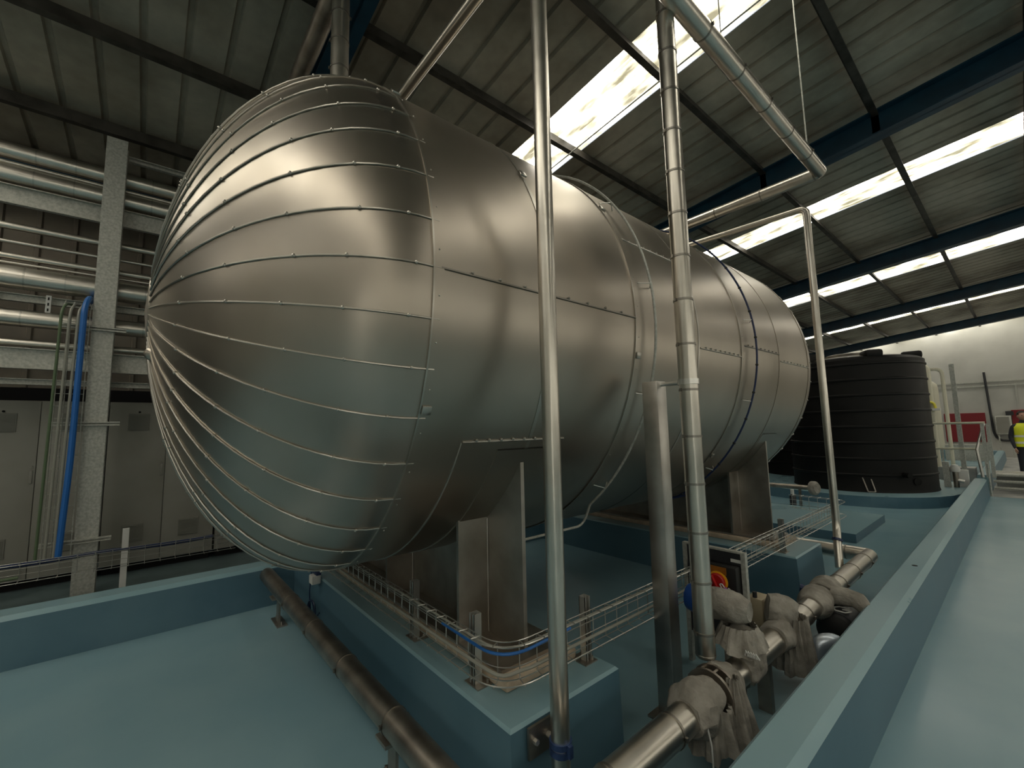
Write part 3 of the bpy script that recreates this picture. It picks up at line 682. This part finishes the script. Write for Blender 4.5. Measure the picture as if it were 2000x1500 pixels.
# ------------------------------------------------------------------ jacketed valves along the kerb line
def blob(path, rr, amp, seed, n=28, freq=9):
    P = rnd([Vector(p) for p in path], .05, 3); Q = []
    for i in range(len(P)-1):
        k = max(1, int((P[i+1]-P[i]).length/.014))
        Q += [P[i].lerp(P[i+1], j/k) for j in range(k)]
    Q.append(P[-1]); m = len(Q)
    def ra(t):
        x = t*(len(rr)-1); i = min(int(x), len(rr)-2); return rr[i]+(rr[i+1]-rr[i])*(x-i)
    mb = MB().tube(Q, 1, n, rr=[ra(i/(m-1)) for i in range(m)]); mb.jitter(amp, freq, seed); mb.jitter(amp*.6, freq*2.3, seed+1); mb.jitter(amp*.25, freq*5, seed+2)
    return mb
def skirt(c, r0, r1, z0, z1, seed, folds=9, amp=.018, arc0=0, arc1=2*PI, sx=1):
    mb = MB(); n = 72; m = 14; rows = []
    for j in range(m+1):
        t = j/m; row = []
        for k in range(n+1):
            a = arc0+(arc1-arc0)*k/n; r = r0+(r1-r0)*t + amp*t*math.sin(folds*a+seed) + amp*.4*math.sin(2.3*folds*a+seed*2)
            row.append(mb.bm.verts.new((c[0]+r*math.cos(a)*sx, c[1]+r*math.sin(a), z0+(z1-z0)*t+.012*t*math.sin(3*a+seed))))
        rows.append(row)
    for A, B in zip(rows, rows[1:]):
        for k in range(n): mb.bm.faces.new((A[k], A[k+1], B[k+1], B[k]))
    mb.jitter(.006, 14, seed); return mb
# V1: near sleeve with a hanging flap
v = empty('jacketed_valve', (-1.085, 2.1, .32), 'valve wrapped in grey cloth sleeves with a hanging flap, nearest on the kerb pipe', 'valve', 'valves in grey insulation jackets')
blob([(-1.085, 1.87, .325), (-1.085, 2.06, .325)], [.078, .105, .118, .112, .10], .02, 1).build('sleeve', cloth, v)
blob([(-1.085, 2.16, .31), (-1.085, 2.32, .32)], [.085, .10, .10, .08], .022, 2).build('sleeve', cloth, v)
skirt((-1.05, 2.05, 0), .075, .115, .33, .15, 3, 7, .02, -2.3, 1.6).build('hanging_flap', cloth, v)
skirt((-1.0, 2.16, 0), .03, .11, .42, .13, 5, 6, .015, -2.0, 1.9).build('hanging_flap', cloth, v)
mb = MB()
for k in range(9): mb.tube([(-1.085+.10*math.cos(k*.7), 2.11, .325+.10*math.sin(k*.7)), (-1.085+.10*math.cos(k*.7), 2.165, .325+.10*math.sin(k*.7))], .009, 6)
mb.tube([(-1.085, 2.095, .325), (-1.085, 2.11, .325)], .115, 24); mb.tube([(-1.085, 2.155, .325), (-1.085, 2.17, .325)], .115, 24); mb.build('bolted_flange', pipe_dark, v)
MB().tube(rnd([(-1.0, 1.90, .31), (-.985, 1.90, .24), (-.99, 1.91, .1)], .02), .004, 6).build('drawstring', whiteplast, v)
# V2: actuator with round cloth cover behind the riser base
v = empty('jacketed_actuator', (-1.12, 2.45, .55), 'cloth covered valve actuator with a blue end behind the foot of the thick riser', 'actuator')
blob([(-1.31, 2.49, .60), (-1.18, 2.50, .605), (-1.045, 2.51, .60)], [.068, .078, .080, .078, .05], .012, 4).build('cover', cloth, v)
MB().lathe([(0, 0), (.07, 0), (.078, .03), (.078, .06), (0, .06)], (-1.37, 2.49, .60), (1, 0, 0), 24).build('end_cap', mat('blue_cap', (.01, .06, .28), .4), v)
mb = MB().box((-1.17, 2.42, .27), (-1.0, 2.60, .50), bev=.03); mb.jitter(.012, 12, 3); mb.build('wrap', cloth, v)
mb = MB().tube([(-1.10, 2.46, .24), (-1.10, 2.46, .40)], .05, 16); mb.build('stem', pipe_dark, v)
skirt((-1.10, 2.5, 0), .085, .135, .53, .42, 8, 8, .012).build('collar', cloth, v)
mb = MB()
for k in range(5): mb.tube([(-1.03+.012*k, 2.385, .43), (-1.02+.012*k, 2.37, .46), (-1.01+.012*k, 2.385, .43)], .004, 6)
mb.build('drawstring', whiteplast, v)
MB().tube([(-1.29, 2.45, .50), (-1.22, 2.45, .50)], .03, 12).build('port', dark_panel, v)
blob([(-1.07, 2.47, .40), (-1.0, 2.50, .34)], [.02, .05, .02], .006, 9).build('knot', cloth, v)
# V3
v = empty('jacketed_valve', (-1.085, 3.1, .32), 'valve under a lumpy grey cloth cap, second along the kerb pipe', 'valve', 'valves in grey insulation jackets')
blob([(-1.16, 3.05, .45), (-1.03, 3.12, .41)], [.075, .095, .10, .085], .014, 6).build('cap', cloth, v)
blob([(-1.085, 2.90, .325), (-1.085, 3.02, .325)], [.074, .092, .09], .012, 7).build('sleeve', cloth, v)
skirt((-1.05, 3.10, 0), .085, .12, .42, .12, 9, 9, .018, -2.4, 2.0).build('hanging_flap', cloth, v)
mb = MB().box((-1.30, 3.08, .22), (-1.20, 3.22, .47), bev=.012); mb.build('gearbox', mat('beige_casing', (.42, .36, .25), .5), v)
MB().tube([(-1.25, 3.1, .47), (-1.25, 3.1, .505)], .014, 8).build('knob', dark_panel, v)
mb = MB().tube([(-1.085, 3.04, .325), (-1.085, 3.06, .325)], .10, 24); mb.tube([(-1.085, 3.14, .325), (-1.085, 3.16, .325)], .10, 24)
for k in range(8): mb.tube([(-1.085+.085*math.cos(k*.785), 3.03, .325+.085*math.sin(k*.785)), (-1.085+.085*math.cos(k*.785), 3.17, .325+.085*math.sin(k*.785))], .008, 6)
mb.build('bolted_flange', pipe_dark, v)
# V4
v = empty('jacketed_valve', (-1.085, 3.95, .32), 'cloth wrapped tee valve, third along the kerb pipe, with a branch toward the kerb', 'valve', 'valves in grey insulation jackets')
blob([(-1.085, 3.60, .325), (-1.085, 3.82, .33)], [.074, .105, .108, .085], .012, 10).build('sleeve', cloth, v)
blob([(-1.085, 3.86, .33), (-1.085, 4.10, .33)], [.085, .11, .105, .075], .014, 11).build('sleeve', cloth, v)
blob([(-1.02, 3.84, .36), (-.88, 3.86, .37), (-.80, 3.80, .30)], [.06, .058, .052, .04], .01, 12).build('branch_cover', cloth, v)
MB().tube([(-1.2, 3.78, .38), (-1.12, 3.80, .36)], .03, 10).build('port', navy_cable, v)
# black pump / motor under V4
v = empty('pump_motor', (-.975, 3.9, 0), 'black pump motor half hidden behind the kerb under the tee valve', 'motor')
MB().tube([(-.975, 3.72, .16), (-.975, 4.15, .16)], .125, 28).build('body', dark_panel, v)
MB().lathe([(0, 0), (.12, 0), (.11, .03), (.05, .05), (0, .05)], (-.975, 3.72, .16), (0, -1, 0), 24).build('fan_cover', black_m, v)
mb = MB()
for k in range(6): mb.tube([(-.955+.055*math.cos(k*PI/3), 3.80+.055*math.sin(k*PI/3), .288), (-.955+.055*math.cos((k+1)*PI/3), 3.80+.055*math.sin((k+1)*PI/3), .288)], .005, 6)
mb.tube([(-.955, 3.80, .288), (-.91, 3.82, .288)], .004, 6); mb.build('wire_guard', whiteplast, v)
pipe('elbow_pipe', 'bluish shiny foil-wrapped elbow pipe between the kerb and the valve jackets', [(-1.0, 3.32, 0), (-.99, 3.34, .2), (-.90, 3.42, .22), (-.885, 3.5, .0)], .05, bluechrome, .12, 0)
# isolator panel
v = empty('isolator_panel', (-1.36, 2.95, 0), 'dark isolator panel in a grey steel frame carrying a red rotary switch', 'panel')
MB().box((-1.62, 2.935, .20), (-1.25, 2.95, .775)).build('backboard', dark_panel, v, False)
mb = MB().box((-1.25, 2.925, 0), (-1.222, 2.96, .785)); mb.box((-1.64, 2.925, 0), (-1.612, 2.96, .785)); mb.box((-1.612, 2.925, .775), (-1.25, 2.96, .787)); mb.build('frame', galv, v, False)
bx = MB().box((-1.515, 2.86, .46), (-1.255, 2.935, .70), bev=.008).build('switch_box', black_m, v)
MB().box((-1.315, 2.931, .715), (-1.250, 2.9345, .735)).build('nameplate', whiteplast, v, False)
MB().box((-1.415, 2.855, .645), (-1.315, 2.862, .69)).build('warning_plate', mat('dull_orange_plate', (.30, .11, .01), .5), v, False)
sw = MB().lathe([(0, 0), (.062, 0), (.062, .012), (0, .012)], (-1.370, 2.86, .60), (0, -1, 0), 32).build('yellow_ring', yellow_m, v)
mb = MB().lathe([(0, .012), (.052, .012), (.052, .03), (.045, .035), (0, .035)], (-1.370, 2.86, .60), (0, -1, 0), 32)
mb.box((-1.377, 2.80, .555), (-1.363, 2.825, .645), rot=Matrix.Rotation(-.5, 3, 'Y'), bev=.003); mb.build('switch_knob', red_m, sw)
v = empty('padlock', (-1.310, 2.81, .585), 'purple padlock hanging on the red rotary switch', 'padlock')
MB().box((-1.320, 2.80, .545), (-1.275, 2.82, .580), rot=Matrix.Rotation(.55, 3, 'Y'), bev=.004).build('body', purple_m, v)
MB().tube(rnd([(-1.303, 2.81, .575), (-1.325, 2.81, .605), (-1.340, 2.81, .598), (-1.317, 2.81, .565)], .01), .004, 8).build('shackle', whiteplast, v)
mb = MB().box((-1.300, 2.795, .52), (-1.240, 2.797, .585), rot=Matrix.Rotation(.55, 3, 'Y'))
for k in range(4): mb.box((-1.290, 2.7935, .535+.011*k), (-1.250, 2.795, .538+.011*k), 1, rot=Matrix.Rotation(.55, 3, 'Y'))
tag(mb.build('lockout_tag', [whiteplast, dark_panel], None, False), 'white lockout tag hanging from the purple padlock', 'tag')
mb = MB().tube([(-1.19, 2.70, .0), (-1.19, 2.70, .50)], .018, 10); mb.sphere((-1.19, 2.70, .50), .022)
tag(mb.build('stand_rod', dark_panel, None), 'short dark standing rod beside the isolator frame', 'rod')
# drain box and cable coil under the dome
v = empty('junction_box', (-3.92, 1.14, .38), 'small white junction box at the left end of the near plinth under the dome', 'box')
MB().box((-3.97, 1.09, .36), (-3.88, 1.16, .43), bev=.008).build('body', whiteplast, v)
MB().box((-4.00, 1.12, .43), (-3.87, 1.16, .46), bev=.005).build('lid', navy_cable, v)
path = [(-4.12, 1.15, .40), (-4.14, 1.145, .22)]
for k in range(28):
    a = -PI*.9+k*2*PI/14; path.append((-4.02+.085*math.cos(a), 1.145-.0008*k, .12+.075*math.sin(a)))
path += [(-3.95, 1.13, .06), (-3.80, 1.13, .16)]
tag(MB().tube(rnd(path, .03, 3), .005, 6).build('cable_coil', navy_cable, None), 'small loop of dark cable hanging on the plinth face below the dome', 'cable')
mb = MB().tube([(-4.0, 2.7, .02), (-3.55, 3.1, .78)], .018, 8)
tag(mb.build('brace', black_m, None), 'black diagonal brace in the dark space under the tank', 'brace')

# ------------------------------------------------------------------ far end
for i, (x, y, lab) in enumerate(((-2.85, 21.3, 'cream filter vessel with a domed top, partly behind the black tank'), (-2.20, 21.3, 'cream filter vessel with a domed top, right of its twin'))):
    v = empty('filter_vessel', (x, y, 0), lab, 'vessel', 'cream filter vessels')
    MB().lathe([(0, .55), (.2, .57), (.3, .66), (.31, .75), (.31, 2.7), (.29, 2.85), (.2, 2.96), (.07, 3.0), (.07, 3.08), (.11, 3.08), (.11, 3.12), (0, 3.12)], (x, y, 0), n=32).build('body', cream, v)
    for a in (0.6, 2.6, 4.7): MB().box((x+.25*math.cos(a)-.03, y+.25*math.sin(a)-.03, 0), (x+.25*math.cos(a)+.03, y+.25*math.sin(a)+.03, .75)).build('leg', galv, v, False)
pipe('cream_pipe', 'cream pipe loop arching at the right of the black tank, outer one', [(-2.6, 16.5, 0), (-2.6, 16.5, 3.15), (-1.62, 16.5, 3.13), (-1.62, 16.5, 0)], .045, cream, .16, 0, 'cream pipe loops')
pipe('cream_pipe', 'cream pipe loop arching right of the black tank, lower and thinner one', [(-2.85, 19.5, 0), (-2.85, 19.5, 3.22), (-1.6, 19.5, 3.25), (-1.6, 19.5, 0)], .05, cream, .2, 0, 'cream pipe loops')
yp = pipe('yellow_pipe', 'thin yellow pipe beside the cream vessel', [(-2.6, 16.42, 2.10), (-1.58, 16.42, 2.09), (-1.55, 16.42, 1.92)], .03, yellow_pipe, .08, 0)
pipe('yellow_pipe', 'short yellow standpipe low beside the cream vessel', [(-1.95, 17.2, 0), (-1.95, 17.2, 1.0)], .04, yellow_pipe, .08, 0)
MB().box((-1.64, 16.33, 1.86), (-1.46, 16.50, 1.92)).build('flange', whiteplast, yp, False)
mb = MB().box((-1.02, 13.9, 0), (-.94, 13.98, 2.86)); mb.box((-1.06, 13.86, 0), (-.90, 14.02, .012)); tag(mb.build('steel_post', galv, None, False), 'tall galvanised post standing by the railing near the black tank', 'post')
v = empty('guard_rail', (-1.2, 13.7, 0), 'white and steel guard rail around the step-over at the end of the kerb', 'railing')
MB().tube([(-2.5, 13.9, 1.52), (-.58, 13.9, 1.52)], .026, 10).build('top_rail', cream, v)
MB().tube([(-2.5, 13.9, .95), (-.76, 13.9, .95)], .026, 10).build('mid_rail', cream, v)
MB().tube([(-.60, 13.9, 1.5), (-.74, 13.75, .95), (-.70, 13.7, .36)], .026, 10).build('end_post', chrome, v)
for x in (-.62, -.54): MB().box((x-.03, 13.75, .36), (x+.03, 13.82, 1.5)).build('post', galv, v, False)
MB().tube([(-2.4, 13.9, .2), (-2.4, 13.9, 1.52)], .026, 10).build('post', cream, v)
v = empty('pump_set', (-1.15, 13.0, .2), 'small pale dosing pump and valve group beside the black tank', 'pump')
MB().box((-1.23, 12.9, .2), (-1.13, 13.0, .72)).build('stand', galv, v, False)
MB().tube([(-1.05, 12.95, .2), (-1.05, 12.95, .52)], .045, 14).build('valve_body', pipe_dark, v)
MB().lathe([(0, 0), (.075, 0), (.085, .06), (.05, .14), (0, .15)], (-1.05, 12.95, .52), n=20).build('head', whiteplast, v)
MB().tube([(-1.05, 12.95, .35), (-.93, 12.95, .32)], .035, 12).build('outlet', chrome, v)
MB().box((-1.01, 13.05, .2), (-.87, 13.2, .55)).build('tank_box', whiteplast, v, False)
v = empty('step_over', (-.2, 14.1, 0), 'grey metal step frame with horizontal bars on the walkway at right', 'step')
for z in (.12, .26, .40): MB().tube([(-.57, 14.05, z), (.8, 14.05, z)], .03, 8).build('bar', galv, v)
for y in (14.3, 14.6, 14.9): MB().box((-.55, y, .38), (.8, y+.18, .41)).build('tread', galv, v, False)
MB().tube([(-.6, 13.5, 0), (-.6, 13.5, .66)], .018, 8).build('post', galv, v)
MB().box((-.56, 14.9, 0), (.8, 14.95, .4)).build('riser', grey_floor, v, False)
for n_, (a, b, lab) in enumerate((((-2.36, .62, .0), (-1.10, 0, 1.87), 'maroon board on the far white wall behind the railing'), ((-.36, .9, 0), (.5, 0, 1.95), 'maroon board on the far white wall behind the person'))):
    mb = MB().box((a[0], 27.42, a[1]), (b[0], 27.48, b[2]), bev=.01); tag(mb.build('wall_board', maroon, None, False), lab, 'board', 'maroon boards on the far wall')
v = empty('control_box', (-.6, 27.3, 0), 'grey control box on legs against the far white wall', 'cabinet')
MB().box((-.84, 27.2, .95), (-.38, 27.45, 1.72), bev=.01).build('body', galv, v)
MB().box((-.80, 27.185, 1.0), (-.44, 27.2, 1.67)).build('door', cab_m, v, False)
for x in (-.78, -.44): MB().box((x-.02, 27.3, 0), (x+.02, 27.34, .95)).build('leg', galv, v, False)
MB().box((-.52, 27.22, 1.73), (-.30, 27.45, 1.9)).build('top_unit', dark_panel, v, False)
mb = MB().tube(rnd([(-.98, 27.42, 3.6), (-.92, 27.42, 1.0), (-.80, 27.42, .70), (-.40, 27.42, .68), (-.28, 27.42, .8)], .3), .04, 8)
tag(mb.build('conduit', dark_panel, None), 'dark vertical conduit on the far white wall curving at its foot', 'conduit')
mb = MB().box((-2.6, 27.46, 2.98), (.9, 27.495, 3.06)); mb.box((-2.6, 27.46, 3.16), (.9, 27.495, 3.22)); tag(mb.build('wall_trunking', galv, None, False), 'long grey horizontal trunking on the far white wall', 'trunking')
mb = MB().box((-.17, 27.42, 2.2), (-.12, 27.46, 2.98)); tag(mb.build('wall_trunking', galv, None, False), 'short vertical trunking drop on the far wall', 'trunking')
mb = MB().box((-2.2, 24.5, 0), (-1.0, 24.9, .62)); tag(mb.build('equipment_base', galv, None, False), 'low grey equipment base in front of the maroon board', 'base')
mb = MB().box((-2.3, 16.2, .0), (-.95, 16.8, .35)); tag(mb.build('equipment_base', grey_floor, None, False), 'low grey plinth inside the bund behind the black tank', 'base')

# ------------------------------------------------------------------ person
def person(x, y):
    root = empty('person', (x, y, 0), 'person in a yellow hi-vis vest and dark clothes standing at the right edge', 'person')
    V = [(0, 0, .95), (0, 0, 1.10), (0, 0, 1.28), (0, -.01, 1.43), (0, -.01, 1.50), (0, -.02, 1.58),
         (-.17, 0, 1.40), (-.24, .0, 1.14), (-.23, -.10, .92), (-.225, -.13, .86), (.17, 0, 1.40), (.24, .02, 1.14), (.22, -.08, .92), (.215, -.11, .86),
         (-.09, 0, .88), (-.10, -.01, .50), (-.10, .03, .09), (-.105, -.12, .035), (.09, 0, .88), (.11, .0, .50), (.12, .03, .09), (.13, -.12, .035)]
    E = [(0, 1), (1, 2), (2, 3), (3, 4), (4, 5), (3, 6), (6, 7), (7, 8), (8, 9), (3, 10), (10, 11), (11, 12), (12, 13), (0, 14), (14, 15), (15, 16), (16, 17), (0, 18), (18, 19), (19, 20), (20, 21)]
    Rr = [.135, .12, .135, .09, .055, .06, .065, .045, .034, .03, .065, .045, .034, .03, .09, .062, .045, .035, .09, .062, .045, .035]
    me = bpy.data.meshes.new('body'); me.from_pydata(V, E, []); o = bpy.data.objects.new('body', me); COL.objects.link(o)
    s = o.modifiers.new('skin', 'SKIN'); ss = o.modifiers.new('sub', 'SUBSURF'); ss.levels = 2; ss.render_levels = 2
    for i, v in enumerate(me.skin_vertices[0].data): v.radius = (Rr[i]*(1.15 if i < 4 else 1), Rr[i]*(.8 if i < 4 else 1)); v.use_root = (i == 0)
    me.materials.append(dark_cloth); o.parent = root
    # head
    mb = MB().sphere((0, -.02, 1.655), .1, (.78, .95, 1.18), 24, 16)
    for v in mb.bm.verts:
        if v.co.z < 1.62: v.co.x *= 1-.25*(1.62-v.co.z)/.08
    mb.sphere((0, -.118, 1.645), .018, (.7, 1, 1.3), 8, 6)
    for s_ in (-1, 1): mb.sphere((s_*.08, -.01, 1.65), .022, (.4, .8, 1.3), 8, 6)
    mb.sphere((0, -.112, 1.60), .02, (1.3, .3, .3), 8, 6); h = mb.build('head', skin_m, root); h.location = (0, 0, 0); h.parent = root; h.matrix_parent_inverse = Matrix.Identity(4)
    mb = MB()
    for s_ in (-1, 1): mb.sphere((s_*.032, -.107, 1.668), .011, (1.2, .5, .7), 8, 6)
    e = mb.build('eyes', dark_panel); e.parent = h
    mb = MB().sphere((0, -.005, 1.685), .105, (.82, .98, 1.0), 20, 12)
    bmesh.ops.delete(mb.bm, geom=[v for v in mb.bm.verts if v.co.z < 1.66 and v.co.y < .03 or v.co.z < 1.6 or (v.co.y < -.07 and v.co.z < 1.72)], context='VERTS')
    e = mb.build('hair', hair_m); e.parent = h
    # vest
    mb = MB(); n = 32; rows = []
    for z, rx, ry in ((.90, .20, .14), (1.0, .195, .135), (1.1, .185, .13), (1.2, .19, .135), (1.3, .20, .14), (1.38, .205, .13), (1.44, .17, .11), (1.48, .10, .09)):
        rows.append([mb.bm.verts.new((rx*math.cos(2*PI*k/n), ry*math.sin(2*PI*k/n), z)) for k in range(n)])
    for A, B in zip(rows, rows[1:]):
        for k in range(n): mb.bm.faces.new((A[k], A[(k+1) % n], B[(k+1) % n], B[k]))
    vest = mb.build('vest', hivis); vest.parent = root
    for z, rx, ry in ((1.0, .198, .138), (1.16, .19, .136)):
        mb = MB(); R2 = [[mb.bm.verts.new((rx*math.cos(2*PI*k/n), ry*math.sin(2*PI*k/n), zz)) for k in range(n)] for zz in (z-.025, z+.025)]
        for k in range(n): mb.bm.faces.new((R2[0][k], R2[0][(k+1) % n], R2[1][(k+1) % n], R2[1][k]))
        t = mb.build('reflective_band', silver_tape); t.parent = vest
    # hands: five short skinned fingers each, in one mesh per hand
    for s_, c in ((-1, Vector((-.225, -.14, .83))), (1, Vector((.215, -.12, .83)))):
        mb = MB().sphere(c, .036, (.5, .9, 1.15), 12, 8)
        for k in range(4):
            b = c+Vector((0, -.03+.02*k, -.03)); ln = (.055, .065, .062, .05)[k]
            mb.tube([b, b+Vector((-s_*.006, -.004, -ln*.5)), b+Vector((-s_*.02, -.006, -ln))], .008, 8, rr=[.0095, .0085, .006])
        mb.tube([c+Vector((0, -.03, .01)), c+Vector((-s_*.012, -.05, -.02)), c+Vector((-s_*.018, -.055, -.045))], .009, 8, rr=[.012, .0095, .007])
        hnd = mb.build('hand', skin_m); hnd.parent = root
    root.rotation_euler = (0, 0, math.radians(20))
    return root
person(-.06, 16.6)
